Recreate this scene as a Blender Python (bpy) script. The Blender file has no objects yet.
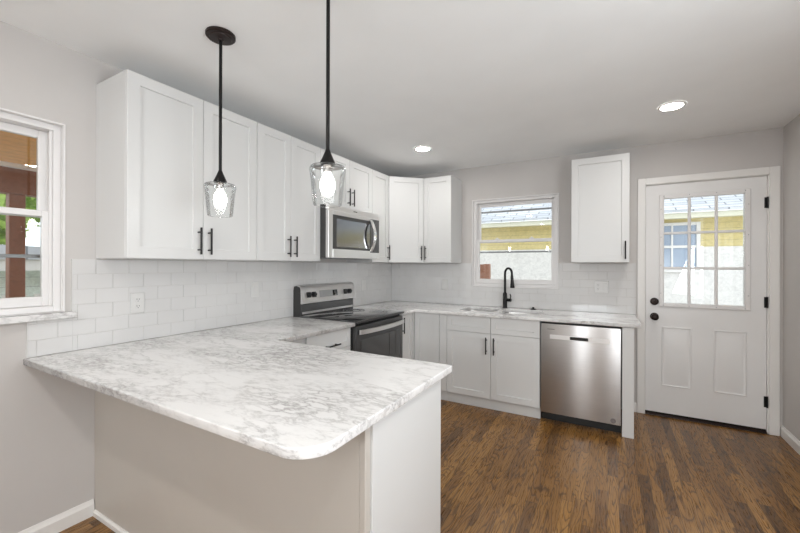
import bpy, bmesh, math, random
from mathutils import Vector, Matrix
random.seed(7)
PI = math.pi
S = bpy.context.scene
C = S.collection

# ------------------------------------------------------------------ camera, world, light, exposure
cam_data = bpy.data.cameras.new('camera')
cam = bpy.data.objects.new('camera', cam_data); C.objects.link(cam)
cam.location = (2.408, -4.033, 1.340)
cam_data.sensor_width = 36; cam_data.lens = 370.13 * 36 / 800
cam_data.shift_x = -0.9 / 800; cam_data.shift_y = -1.0 / 800
cam_data.clip_start = 0.05; cam_data.clip_end = 200
cam.rotation_euler = (Matrix.Rotation(math.radians(29.372), 3, 'Z') @ Matrix.Rotation(PI / 2, 3, 'X') @ Matrix.Rotation(0.003, 3, 'Z')).to_euler()
S.camera = cam

S.view_settings.view_transform = 'Standard'
S.view_settings.look = 'None'
S.view_settings.gamma = 1
S.view_settings.use_curve_mapping = False
S.view_settings.exposure = -0.16
S.cycles.max_bounces = 10
S.cycles.diffuse_bounces = 6
S.cycles.glossy_bounces = 5
S.cycles.transparent_max_bounces = 24
S.cycles.sample_clamp_indirect = 8

W = bpy.data.worlds.new('overcast_sky'); S.world = W; W.use_nodes = True
bg = W.node_tree.nodes['Background']
bg.inputs[0].default_value = (0.90, 0.95, 1.0, 1); bg.inputs[1].default_value = 2.2

DOWNLIGHT = 165.0      # emission of each ceiling downlight lens
BULB = 18.0           # emission of each pendant bulb
FILL = 62.0            # base watts of the fill lights added at the made-up windows

def area_light(name, loc, rot, sx, sy, power, col=(1, 1, 1)):
    l = bpy.data.lights.new(name, 'AREA'); l.shape = 'RECTANGLE'; l.size = sx; l.size_y = sy
    l.energy = power; l.color = col
    o = bpy.data.objects.new(name, l); C.objects.link(o); o.location = loc; o.rotation_euler = rot
    return o
area_light('fill_light_rear', (2.0, -7.44, 1.84), (PI / 2 + .38, 0, 0), .95, .60, FILL * 1.1, (0.91, 0.965, 1.0))  # added fill light, tilted up to brighten the ceiling
area_light('fill_light_side', (4.02, -3.62, 1.28), (0, PI / 2 + .50, -.75), .95, 1.4, FILL * .92, (0.91, 0.965, 1.0))  # added fill light, tilted and turned towards the far ceiling

# ------------------------------------------------------------------ mesh helper
class MB:
    def __init__(s): s.bm = bmesh.new()
    def box(s, x0, x1, y0, y1, z0, z1, b=0.0, seg=1):
        r = bmesh.ops.create_cube(s.bm, size=1.0)
        vs = r['verts']
        for v in vs:
            v.co = Vector(((x0 + x1) / 2 + v.co.x * (x1 - x0), (y0 + y1) / 2 + v.co.y * (y1 - y0), (z0 + z1) / 2 + v.co.z * (z1 - z0)))
        if b > 0:
            es = list({e for v in vs for e in v.link_edges})
            bmesh.ops.bevel(s.bm, geom=es, offset=b, segments=seg, affect='EDGES', profile=0.5)
        return s
    def ring_faces(s, rings, cap0=True, cap1=True, closed=True):
        vr = [[s.bm.verts.new(p) for p in r] for r in rings]
        n = len(vr[0])
        for a, b in zip(vr[:-1], vr[1:]):
            for i in range(n if closed else n - 1):
                j = (i + 1) % n
                s.bm.faces.new((a[i], a[j], b[j], b[i]))
        if cap0: s.bm.faces.new(list(reversed(vr[0])))
        if cap1: s.bm.faces.new(vr[-1])
        return s
    def lathe(s, prof, cx=0, cy=0, cz=0, n=32, axis='Z', cap0=True, cap1=True):
        rings = []
        for r, h in prof:
            ring = []
            for i in range(n):
                a = 2 * PI * i / n
                c, d = r * math.cos(a), r * math.sin(a)
                if axis == 'Z': p = (cx + c, cy + d, cz + h)
                elif axis == 'Y': p = (cx + c, cy + h, cz - d)
                else: p = (cx + h, cy + c, cz + d)
                ring.append(p)
            rings.append(ring)
        return s.ring_faces(rings, cap0, cap1)
    def tube(s, pts, r, n=12, cap=True):
        pts = [Vector(p) for p in pts]
        rs = r if isinstance(r, (list, tuple)) else [r] * len(pts)
        t0 = (pts[1] - pts[0]).normalized()
        up = Vector((0, 0, 1)) if abs(t0.z) < .9 else Vector((1, 0, 0))
        u = t0.cross(up).normalized(); v = t0.cross(u).normalized(); rings = []
        for i, p in enumerate(pts):
            if i == 0: t = t0
            elif i == len(pts) - 1: t = (pts[i] - pts[i - 1]).normalized()
            else: t = ((pts[i] - pts[i - 1]).normalized() + (pts[i + 1] - pts[i]).normalized()).normalized()
            u = (u - t * u.dot(t)).normalized(); v = t.cross(u)
            rings.append([p + (u * math.cos(2 * PI * k / n) + v * math.sin(2 * PI * k / n)) * rs[i] for k in range(n)])
        return s.ring_faces(rings, cap, cap)
    def prism(s, poly, axis, a0, a1):
        def P(p, a):
            if axis == 'X': return (a, p[0], p[1])
            if axis == 'Y': return (p[0], a, p[1])
            return (p[0], p[1], a)
        return s.ring_faces([[P(p, a0) for p in poly], [P(p, a1) for p in poly]])
    def rings_rect(s, rects):   # rects: list of (x0,x1,z0,z1,y): nested rectangular rings, first and last capped
        rings = [[(a, y, c), (b, y, c), (b, y, d), (a, y, d)] for a, b, c, d, y in rects]
        return s.ring_faces(rings)
    def shaker(s, x0, x1, z0, z1, yf, th=0.019, rail=0.057, dep=0.010):
        c = 0.0018
        return s.rings_rect([(x0, x1, z0, z1, yf + th), (x0, x1, z0, z1, yf + c), (x0 + c, x1 - c, z0 + c, z1 - c, yf),
                             (x0 + rail, x1 - rail, z0 + rail, z1 - rail, yf), (x0 + rail + .0015, x1 - rail - .0015, z0 + rail + .0015, z1 - rail - .0015, yf + dep)])
    def frame(s, x0, x1, z0, z1, wl, wr, wb, wt, y0, y1, b=0.0015):
        s.box(x0, x0 + wl, y0, y1, z0, z1, b); s.box(x1 - wr, x1, y0, y1, z0, z1, b)
        s.box(x0 + wl, x1 - wr, y0, y1, z0, z0 + wb, b); s.box(x0 + wl, x1 - wr, y0, y1, z1 - wt, z1, b)
        return s
    def build(s, name, mat, parent=None, smooth=True, matrix=None):
        bm = s.bm
        if matrix is not None: bmesh.ops.transform(bm, matrix=matrix, verts=bm.verts)
        bmesh.ops.recalc_face_normals(bm, faces=bm.faces)
        if smooth:
            for f in bm.faces: f.smooth = True
            for e in bm.edges:
                if len(e.link_faces) == 2 and e.calc_face_angle(0) > 0.6: e.smooth = False
        me = bpy.data.meshes.new(name); bm.to_mesh(me); bm.free()
        mats = mat if isinstance(mat, (list, tuple)) else [mat]
        for m in mats: me.materials.append(m)
        o = bpy.data.objects.new(name, me); C.objects.link(o)
        if parent is not None: o.parent = parent
        return o

def thing(name, label, cat, loc=(0, 0, 0), rz=0, group=None):
    o = bpy.data.objects.new(name, None); C.objects.link(o); o.empty_display_size = .1
    o.location = loc; o.rotation_euler = (0, 0, rz)
    return tag(o, label, cat, group)
def tag(o, label, cat, group=None):
    o['label'] = label; o['category'] = cat
    if group: o['group'] = group
    return o
def struct_empty(name, loc=(0, 0, 0), rz=0):
    o = bpy.data.objects.new(name, None); C.objects.link(o); o.location = loc; o.rotation_euler = (0, 0, rz)
    o['kind'] = 'structure'; return o
def struct(o, label=None, cat=None):
    o['kind'] = 'structure'
    if label: o['label'] = label
    if cat: o['category'] = cat
    return o
def copy_tree(o, parent=None):
    c = o.copy(); C.objects.link(c)
    if parent is not None: c.parent = parent
    for ch in [x for x in S.objects if x.parent == o]:
        copy_tree(ch, c)
    return c
def slab(name, loops, z0, z1, bev, mat, parent=None):
    cu = bpy.data.curves.new(name, 'CURVE'); cu.dimensions = '2D'; cu.fill_mode = 'BOTH'
    cu.extrude = (z1 - z0) / 2 - bev; cu.bevel_depth = bev; cu.bevel_resolution = 2; cu.offset = -bev
    for lp in loops:
        sp = cu.splines.new('POLY'); sp.points.add(len(lp) - 1); sp.use_cyclic_u = True
        for i, p in enumerate(lp): sp.points[i].co = (p[0], p[1], 0, 1)
    t = bpy.data.objects.new('tmp', cu); C.objects.link(t)
    bpy.context.view_layer.update()
    me = bpy.data.meshes.new_from_object(t.evaluated_get(bpy.context.evaluated_depsgraph_get()))
    bpy.data.objects.remove(t); bpy.data.curves.remove(cu)
    me.name = name
    me.transform(Matrix.Translation((0, 0, (z0 + z1) / 2)))
    for p in me.polygons: p.use_smooth = abs(p.normal.z) < .98
    me.materials.clear(); me.materials.append(mat)
    o = bpy.data.objects.new(name, me); C.objects.link(o)
    if parent is not None: o.parent = parent
    return o
def arc(cx, cy, r, a0, a1, n=8):
    return [(cx + r * math.cos(math.radians(a0 + (a1 - a0) * i / n)), cy + r * math.sin(math.radians(a0 + (a1 - a0) * i / n))) for i in range(n + 1)]
def rrect(x0, x1, y0, y1, r):
    return arc(x1 - r, y0 + r, r, -90, 0, 5) + arc(x1 - r, y1 - r, r, 0, 90, 5) + arc(x0 + r, y1 - r, r, 90, 180, 5) + arc(x0 + r, y0 + r, r, 180, 270, 5)

# ------------------------------------------------------------------ materials
def lin(r, g, b):
    f = lambda c: (c / 255 / 12.92) if c / 255 <= .04045 else ((c / 255 + .055) / 1.055) ** 2.4
    return (f(r), f(g), f(b), 1)
class NT:
    def __init__(s, name):
        s.m = bpy.data.materials.new(name); s.m.use_nodes = True
        s.t = s.m.node_tree; s.b = s.t.nodes['Principled BSDF']; s.out = s.t.nodes['Material Output']
    def n(s, ty, **kw):
        x = s.t.nodes.new(ty)
        for k, v in kw.items(): setattr(x, k, v)
        return x
    def l(s, a, b): s.t.links.new(a, b)
    def setin(s, node, name, v):
        if hasattr(v, 'is_linked'): s.l(v, node.inputs[name])
        else: node.inputs[name].default_value = v
    def math(s, op, a, b=None, c=None):
        x = s.n('ShaderNodeMath', operation=op)
        for i, v in enumerate((a, b, c)):
            if v is None: continue
            s.setin(x, i, v)
        return x.outputs[0]
    def coord(s, scale=(1, 1, 1), rot=(0, 0, 0), kind='Object', loc=(0, 0, 0)):
        t = s.n('ShaderNodeTexCoord'); m = s.n('ShaderNodeMapping')
        m.inputs['Scale'].default_value = scale; m.inputs['Rotation'].default_value = rot; m.inputs['Location'].default_value = loc
        s.l(t.outputs[kind], m.inputs[0]); return m.outputs[0]
    def noise(s, vec, scale, detail=3, rough=.5, dist=0.0):
        x = s.n('ShaderNodeTexNoise'); s.l(vec, x.inputs['Vector'])
        x.inputs['Scale'].default_value = scale; x.inputs['Detail'].default_value = detail
        x.inputs['Roughness'].default_value = rough; x.inputs['Distortion'].default_value = dist
        return x.outputs['Fac']
    def ramp(s, f, stops):
        x = s.n('ShaderNodeValToRGB'); s.l(f, x.inputs[0]); e = x.color_ramp.elements
        while len(e) < len(stops): e.new(.5)
        for i, (p, c) in enumerate(stops):
            e[i].position = p; e[i].color = c if len(c) == 4 else (*c, 1)
        return x.outputs[0]
    def mix(s, f, a, b, blend='MIX'):
        x = s.n('ShaderNodeMix', data_type='RGBA', blend_type=blend)
        s.setin(x, 0, f); s.setin(x, 6, a); s.setin(x, 7, b); return x.outputs[2]
    def bump(s, h, strength=.2, dist=.002):
        x = s.n('ShaderNodeBump'); x.inputs['Strength'].default_value = strength; x.inputs['Distance'].default_value = dist
        s.l(h, x.inputs['Height']); s.l(x.outputs[0], s.b.inputs['Normal']); return x

def paint(name, col, rough=.5, bump=.05, bscale=180, spec=.5, vary=.02):
    t = NT(name); v = t.coord()
    f = t.noise(v, 2.5, 4)
    c2 = tuple(max(0, c * (1 - vary * 2)) for c in col[:3]) + (1,)
    t.l(t.ramp(f, [(.3, c2), (.7, col)]), t.b.inputs['Base Color'])
    t.b.inputs['Roughness'].default_value = rough; t.b.inputs['Specular IOR Level'].default_value = spec
    if bump: t.bump(t.noise(v, bscale, 2), bump, .001)
    return t.m
def metal(name, col, rough=.3, brush=None, aniso=0.0):
    t = NT(name); t.b.inputs['Metallic'].default_value = 1
    t.b.inputs['Roughness'].default_value = rough
    sc = brush or (1, 1, 1)
    v = t.coord(scale=sc); f = t.noise(v, 60 if brush else 8, 3)
    t.l(t.ramp(f, [(.2, tuple(c * .9 for c in col[:3]) + (1,)), (.8, col)]), t.b.inputs['Base Color'])
    if brush: t.bump(f, .06, .0005)
    if aniso:
        t.b.inputs['Anisotropic'].default_value = aniso
    return t.m
def plain(name, col, rough=.4, metallic=0, spec=.5, coat=0):
    t = NT(name); v = t.coord()
    t.l(t.ramp(t.noise(v, 9, 2), [(.3, tuple(c * .96 for c in col[:3]) + (1,)), (.7, col)]), t.b.inputs['Base Color'])
    t.b.inputs['Roughness'].default_value = rough; t.b.inputs['Metallic'].default_value = metallic
    t.b.inputs['Specular IOR Level'].default_value = spec; t.b.inputs['Coat Weight'].default_value = coat
    return t.m
def emit(name, col, s):
    t = NT(name); t.b.inputs['Base Color'].default_value = (.8, .8, .8, 1)
    t.b.inputs['Emission Color'].default_value = col; t.b.inputs['Emission Strength'].default_value = s
    return t.m
def pane_glass(name, tint=(1, 1, 1, 1), ior=1.5, boost=1.0, rough=0.0):
    t = NT(name); t.t.nodes.remove(t.b)
    tr = t.n('ShaderNodeBsdfTransparent'); tr.inputs[0].default_value = tint
    gl = t.n('ShaderNodeBsdfGlossy'); gl.inputs['Roughness'].default_value = rough
    fr = t.n('ShaderNodeFresnel'); fr.inputs[0].default_value = ior
    mx = t.n('ShaderNodeMixShader')
    t.l(t.math('MULTIPLY', fr.outputs[0], boost), mx.inputs[0]); t.l(tr.outputs[0], mx.inputs[1]); t.l(gl.outputs[0], mx.inputs[2])
    t.l(mx.outputs[0], t.out.inputs[0]); return t.m

M = {}
M['wall'] = paint('greige_wall_paint', lin(200, 196, 193), .55, .06)
M['ceiling'] = paint('flat_ceiling_paint', lin(247, 248, 248), .8, .04)
M['cab'] = paint('white_cabinet_lacquer', lin(216, 216, 215), .35, 0, vary=.004)
M['trim'] = paint('white_trim_gloss', lin(231, 229, 226), .3, 0, vary=.006)
M['door'] = paint('white_door_paint', lin(231, 230, 229), .35, .03, 90)
M['vinyl'] = paint('white_vinyl', lin(228, 226, 225), .3, 0, vary=.006)
M['black'] = plain('matte_black_metal', (.012, .011, .011, 1), .35, .6)
M['bronze'] = plain('dark_bronze', (.022, .012, .010, 1), .38, .5)
M['blackplastic'] = plain('black_plastic', (.01, .01, .01, 1), .35)
M['darkgrey'] = plain('dark_grey_enamel', (.045, .044, .044, 1), .3)
M['blackglass'] = plain('black_glass', (.012, .012, .013, 1), .05, coat=1)
M['steel'] = metal('brushed_stainless', (.86, .85, .84, 1), .38, (1, 1, 30))
M['midgrey'] = plain('mid_grey_enamel', (.13, .13, .13, 1), .25, .5)
M['satin'] = plain('satin_bright_handle', (.80, .79, .78, 1), .3, .9)
t = NT('horizontal_brushed_stainless'); t.b.inputs['Metallic'].default_value = 1; t.b.inputs['Roughness'].default_value = .34
t.l(t.ramp(t.noise(t.coord(scale=(1, 1, 40)), 8, 3), [(.2, (.50, .485, .475, 1)), (.8, (.56, .54, .53, 1))]), t.b.inputs['Base Color'])
t.b.inputs['Anisotropic'].default_value = .85; t.b.inputs['Anisotropic Rotation'].default_value = .25
tg = t.n('ShaderNodeTangent', direction_type='UV_MAP'); tg.uv_map = 'brush'; t.l(tg.outputs[0], t.b.inputs['Tangent'])
M['steel_v'] = t.m
M['mwglass'] = plain('mirror_tinted_microwave_glass', (.30, .30, .31, 1), .14, 1)
M['disp'] = plain('silver_display_panel', (.42, .42, .42, 1), .4, .3)
M['ring'] = plain('burner_ring_print', (.10, .10, .10, 1), .3)
M['sticker'] = plain('grey_round_sticker', (.22, .20, .20, 1), .4, .4)
M['bluepane'] = plain('bluish_reflecting_pane', lin(150, 166, 188), .15)
M['creamtrim'] = plain('cream_soffit_paint', lin(226, 224, 204), .7)
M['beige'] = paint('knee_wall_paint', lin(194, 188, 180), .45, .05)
M['chrome'] = metal('polished_chrome', (.75, .74, .73, 1), .12)
M['sinksteel'] = metal('satin_sink_steel', (.55, .54, .53, 1), .3)
M['plate'] = plain('white_plastic', lin(216, 215, 213), .35)
M['slot'] = plain('outlet_slot_grey', (.06, .06, .06, 1), .5)
M['grout'] = plain('pale_grout', lin(206, 204, 201), .8)
M['glass'] = pane_glass('window_glass', (.98, .99, .985, 1), 1.5, 1.2)
M['shade'] = pane_glass('pendant_clear_glass', (.99, .995, .995, 1), 1.3, .5)
M['bulb'] = emit('bulb_glow', (1, .975, .94, 1), BULB)
M['lens'] = emit('downlight_lens', (1, .975, .94, 1), DOWNLIGHT)
M['lens_warm'] = emit('dining_downlight_lens', (1, .975, .94, 1), DOWNLIGHT * 1.7)
M['maple'] = plain('maple_ply_edge', lin(196, 178, 148), .5)
M['soil'] = plain('dark_gap', (.01, .01, .01, 1), .8)

# tile: glossy with a gentle hand-made ripple
t = NT('glossy_white_tile'); v = t.coord()
t.l(t.ramp(t.noise(v, 3, 2), [(.3, lin(212, 211, 210)), (.7, lin(218, 217, 216))]), t.b.inputs['Base Color'])
t.b.inputs['Roughness'].default_value = .06; t.b.inputs['Coat Weight'].default_value = .3
t.bump(t.noise(v, 22, 1), .06, .004); M['tile'] = t.m

# stone: honed white marble-look with grey veins
t = NT('veined_white_stone')
RZ = math.radians(-52)
def streak(sc, stretch, det, dist, loc, wdt):
    v = t.coord(rot=(0, 0, RZ), scale=(stretch, 1, 1), loc=loc)
    f = t.noise(v, sc, det, .62, dist)
    d = t.math('ABSOLUTE', t.math('SUBTRACT', f, .5))
    return t.ramp(d, [(0, (1, 1, 1)), (wdt, (.35, .35, .35)), (wdt * 2.2, (0, 0, 0))])
a1 = streak(2.6, .34, 8, .35, (0, 0, 0), .010)
a2 = streak(8.0, .34, 9, .3, (3, 1, 0), .018)
a3 = streak(26., .42, 6, .3, (7, 5, 0), .040)
sk = t.ramp(t.noise(t.coord(rot=(0, 0, RZ), scale=(.5, 1, 1)), 70, 5, .7), [(.40, (.25, .25, .25)), (.58, (1, 1, 1))])
a1 = t.mix(1.0, a1, sk, 'MULTIPLY'); a2 = t.mix(1.0, a2, sk, 'MULTIPLY')
m1 = t.ramp(t.noise(t.coord(loc=(1, 2, 0)), 2.3, 3, .5), [(.38, (.10, .10, .10)), (.60, (1, 1, 1))])
m2 = t.ramp(t.noise(t.coord(rot=(0, 0, RZ), scale=(.6, 1, 1), loc=(5, 2, 0)), 3.6, 5, .6), [(.42, (0, 0, 0)), (.62, (1, 1, 1))])
c = t.mix(t.math('MULTIPLY', m2, .16), lin(234, 233, 232), lin(184, 182, 181))
c = t.mix(t.math('MULTIPLY', a1, t.math('MULTIPLY', m1, .52)), c, lin(132, 129, 129))
c = t.mix(t.math('MULTIPLY', a2, t.math('MULTIPLY', m1, .62)), c, lin(136, 132, 131))
c = t.mix(t.math('MULTIPLY', a3, t.math('MULTIPLY', m2, .70)), c, lin(138, 134, 132))
t.l(c, t.b.inputs['Base Color']); t.b.inputs['Roughness'].default_value = .16
t.b.inputs['Specular IOR Level'].default_value = .5
M['stone'] = t.m

# oak strip floor running towards the back wall
t = NT('stained_oak_strip_floor')
tc = t.n('ShaderNodeTexCoord'); sp = t.n('ShaderNodeSeparateXYZ'); t.l(tc.outputs['Object'], sp.inputs[0])
X, Y = sp.outputs[0], sp.outputs[1]
PW, PL = .0572, .62
cx_ = t.math('DIVIDE', X, PW); ci = t.math('FLOOR', cx_); cf = t.math('FRACT', cx_)
wn = t.n('ShaderNodeTexWhiteNoise', noise_dimensions='1D'); t.l(ci, wn.inputs['W'])
ry = t.math('ADD', t.math('DIVIDE', Y, PL), t.math('MULTIPLY', wn.outputs['Value'], 7.3))
ri = t.math('FLOOR', ry); rf = t.math('FRACT', ry)
cb = t.n('ShaderNodeCombineXYZ'); t.l(ci, cb.inputs[0]); t.l(ri, cb.inputs[1])
w2 = t.n('ShaderNodeTexWhiteNoise', noise_dimensions='2D'); t.l(cb.outputs[0], w2.inputs['Vector'])
sid = w2.outputs['Value']
w3 = t.n('ShaderNodeSeparateColor'); t.l(w2.outputs['Color'], w3.inputs[0])
gv = t.n('ShaderNodeCombineXYZ')
t.l(t.math('MULTIPLY', X, 13.0), gv.inputs[0])
t.l(t.math('ADD', t.math('MULTIPLY', Y, 1.6), t.math('MULTIPLY', sid, 31.7)), gv.inputs[1])
t.l(t.math('MULTIPLY', w3.outputs[1], 57.0), gv.inputs[2])
g = t.noise(gv.outputs[0], 1.0, 1.5, .4, .25)
rings = t.math('FRACT', t.math('MULTIPLY', g, 17.0))
gv2 = t.n('ShaderNodeCombineXYZ')
t.l(t.math('MULTIPLY', X, 260.0), gv2.inputs[0]); t.l(t.math('MULTIPLY', Y, 9.0), gv2.inputs[1]); t.l(t.math('MULTIPLY', sid, 40.0), gv2.inputs[2])
pore = t.noise(gv2.outputs[0], 1.0, 4, .6)
base = t.ramp(sid, [(0, lin(104, 71, 33)), (.22, lin(134, 94, 45)), (.65, lin(150, 108, 54)), (1, lin(168, 124, 66))])
grain = t.ramp(rings, [(.0, (.80, .78, .75)), (.05, (.20, .17, .14)), (.15, (.34, .29, .25)), (.36, (.9, .88, .86)), (.85, (1, 1, 1)), (1, (.80, .78, .75))])
c = t.mix(.85, base, grain, 'MULTIPLY')
c = t.mix(.75, c, t.ramp(pore, [(.36, (.45, .42, .38)), (.56, (1, 1, 1))]), 'MULTIPLY')
ex = t.math('MINIMUM', cf, t.math('SUBTRACT', 1.0, cf))
ey = t.math('MULTIPLY', t.math('MINIMUM', rf, t.math('SUBTRACT', 1.0, rf)), PL / PW)
gap = t.math('LESS_THAN', t.math('MINIMUM', ex, ey), .018)
c = t.mix(t.math('MULTIPLY', gap, .7), c, (.02, .012, .006, 1))
t.l(c, t.b.inputs['Base Color'])
t.b.inputs['Roughness'].default_value = .30
t.l(t.math('ADD', .20, t.math('MULTIPLY', pore, .18)), t.b.inputs['Roughness'])
t.bump(t.math('ADD', t.math('MULTIPLY', pore, .4), t.math('MULTIPLY', rings, .12)), .12, .001)
M['floor'] = t.m

def planks(name, a, b, axis, width, rough=.6):
    t = NT(name); tc = t.n('ShaderNodeTexCoord'); sp = t.n('ShaderNodeSeparateXYZ'); t.l(tc.outputs['Object'], sp.inputs[0])
    q = t.math('DIVIDE', sp.outputs[axis], width); i = t.math('FLOOR', q); f = t.math('FRACT', q)
    wn = t.n('ShaderNodeTexWhiteNoise', noise_dimensions='1D'); t.l(i, wn.inputs['W'])
    c = t.mix(wn.outputs['Value'], a, b)
    c = t.mix(t.math('MULTIPLY', t.math('LESS_THAN', f, .05), .55), c, tuple(x * .25 for x in a[:3]) + (1,))
    sc = [1, 1, 1]; 
    n = t.noise(t.coord(scale=(2, 2, 2)), 6, 5, .6, 1.5)
    c = t.mix(.5, c, t.ramp(n, [(.3, (.6, .6, .6)), (.6, (1, 1, 1))]), 'MULTIPLY')
    t.l(c, t.b.inputs['Base Color']); t.b.inputs['Roughness'].default_value = rough
    return t.m
M['porchwood'] = planks('honey_porch_planks', lin(226, 160, 84), lin(236, 176, 100), 0, .14)
M['postwood'] = planks('brown_stained_wood', lin(150, 104, 84), lin(158, 110, 88), 2, 3.0)
M['yellow'] = planks('yellow_siding', lin(222, 206, 148), lin(218, 201, 140), 2, .11, .7)
M['paleside'] = planks('pale_siding', lin(236, 234, 232), lin(235, 233, 231), 2, 9.0, .8)
M['greenwall'] = planks('pale_green_siding', lin(240, 247, 242), lin(236, 244, 239), 2, .14, .7)
t = NT('pale_roof_shingles'); br = t.n('ShaderNodeTexBrick'); t.l(t.coord(scale=(1, 1, 1)), br.inputs['Vector'])
br.inputs['Scale'].default_value = 1; br.inputs['Brick Width'].default_value = .5; br.inputs['Row Height'].default_value = .16
br.inputs['Mortar Size'].default_value = .012; br.inputs['Color1'].default_value = lin(214, 216, 220); br.inputs['Color2'].default_value = lin(186, 190, 197); br.inputs['Mortar'].default_value = lin(128, 132, 138)
t.l(br.outputs[0], t.b.inputs['Base Color']); t.b.inputs['Roughness'].default_value = .9; M['shingle'] = t.m
t = NT('grass_lawn'); t.l(t.ramp(t.noise(t.coord(), 12, 6, .7), [(.3, lin(70, 98, 40)), (.7, lin(120, 150, 70))]), t.b.inputs['Base Color']); t.b.inputs['Roughness'].default_value = .9; M['grass'] = t.m
t = NT('leaf_green'); t.l(t.ramp(t.noise(t.coord(), 3, 4, .7), [(.3, lin(110, 150, 50)), (.7, lin(205, 226, 120))]), t.b.inputs['Base Color']); t.b.inputs['Roughness'].default_value = .6
t.b.inputs['Transmission Weight'].default_value = 0.0; M['leaf'] = t.m
M['concrete'] = paint('pale_concrete', lin(214, 210, 202), .8, .1)
M['bark'] = planks('tree_bark', lin(90, 74, 60), lin(100, 84, 68), 2, .4)

# ------------------------------------------------------------------ room shell
RW, CH, YR = 3.606, 2.444, -7.3
def wall_cells(mb, us, zs, holes, fn):
    us = sorted(set(us)); zs = sorted(set(zs))
    for a, b in zip(us[:-1], us[1:]):
        for c, d in zip(zs[:-1], zs[1:]):
            um, zm = (a + b) / 2, (c + d) / 2
            if any(h[0] < um < h[1] and h[2] < zm < h[3] for h in holes): continue
            fn(mb, a, b, c, d)
def make_wall(name, u0, u1, z0, z1, holes, fn):
    mb = MB(); us = [u0, u1]; zs = [z0, z1]
    for h in holes: us += h[:2]; zs += h[2:]
    wall_cells(mb, us, zs, holes, fn)
    bmesh.ops.remove_doubles(mb.bm, verts=mb.bm.verts, dist=1e-5)
    # drop internal faces shared by neighbouring cells
    seen = {}
    for f in mb.bm.faces:
        k = tuple(sorted(v.index for v in f.verts)); 
    mb.bm.verts.index_update()
    for f in mb.bm.faces:
        k = tuple(sorted(v.index for v in f.verts)); seen.setdefault(k, []).append(f)
    dead = [f for fs in seen.values() if len(fs) > 1 for f in fs]
    bmesh.ops.delete(mb.bm, geom=dead, context='FACES_ONLY')
    return struct(mb.build(name, M['wall'], smooth=False))
WB = (1.066, 1.958, 1.113, 2.07)        # back window hole
DB = (2.665, 3.545, 0.0, 2.10)          # door hole
WL = (-4.14, -3.236, 1.10, 2.046)       # left window hole (y range)
make_wall('wall_back', -0.12, RW + .12, 0, CH, [WB, DB], lambda mb, a, b, c, d: mb.box(a, b, 0, .14, c, d))
make_wall('wall_left', YR, 0, 0, CH, [WL], lambda mb, a, b, c, d: mb.box(-.12, 0, a, b, c, d))
WS = (-4.40, -2.72, .80, 2.12); WF = (1.48, 2.52, 1.5, 2.2)  # openings for the added side and rear windows
make_wall('wall_right', YR, 0, 0, CH, [WS], lambda mb, a, b, c, d: mb.box(RW, RW + .12, a, b, c, d))
make_wall('wall_front', -0.12, RW + .12, 0, CH, [WF], lambda mb, a, b, c, d: mb.box(a, b, YR - .12, YR, c, d))
struct(MB().box(-.12, RW + .12, YR - .12, .14, -.1, 0).build('floor', M['floor'], smooth=False))
struct(MB().box(-.12, RW + .12, YR - .12, .14, CH, CH + .1).build('ceiling', M['ceiling'], smooth=False))

def baseboard(name, p0, p1, axis, side, h=.085, th=.014):
    prof = [(0, 0), (th, 0), (th, h * .72), (th * .6, h * .86), (th * .35, h), (0, h)]
    mb = MB()
    if axis == 'Y':   # runs along y at x = side[0], growing towards side[1]
        x0, sg = side
        rings = [[(x0 + sg * a, y, z + .0005) for a, z in prof] for y in (p0, p1)]
        mb.ring_faces(rings)
    else:
        y0, sg = side
        rings = [[(x, y0 + sg * a, z + .0005) for a, z in prof] for x in (p0, p1)]
        mb.ring_faces(rings)
    return struct(mb.build(name, M['trim'], smooth=False))
baseboard('baseboard_left', YR + .02, -3.111, 'Y', (.0005, 1))
baseboard('baseboard_right', -1.232, -.002, 'Y', (RW - .0005, -1))
baseboard('baseboard_right', YR + .02, -2.128, 'Y', (RW - .0005, -1))
baseboard('baseboard_back', 2.582, 2.630, 'X', (-.0005, -1))
baseboard('baseboard_front', .02, RW - .02, 'X', (YR + .0005, 1))
baseboard('baseboard_peninsula', .016, 1.752, 'X', (-3.1065, -1), h=.03, th=.012)

# unseen windows added out of view to house the fill lights
for nm, par in (('added_window_3', None), ('added_window_4', None)):
    mb = MB(); g = MB()
    if nm == 'added_window_3':
        e = struct_empty(nm, (0, YR, 0), PI)     # interior faces +Y
        a, b, c, d = -2.52, -1.48, 1.5, 2.2
    else:
        e = struct_empty(nm, (RW, 0, 0), -PI / 2)  # interior faces -X ; local x = -world y
        a, b, c, d = 2.72, 4.40, .80, 2.12
    mb.frame(a + .001, b - .001, c + .001, d - .001, .05, .05, .05, .05, .02, .09)
    m_ = (a + b) / 2; mb.box(m_ - .025, m_ + .025, .022, .088, c + .05, d - .05, .001)
    mb.build('window_frame', M['vinyl'], e)
    MB().frame(a - .07, b + .07, c - .07, d + .07, .071, .071, .071, .071, -.016, -.0005, .002).build('casing', M['trim'], e)

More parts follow.
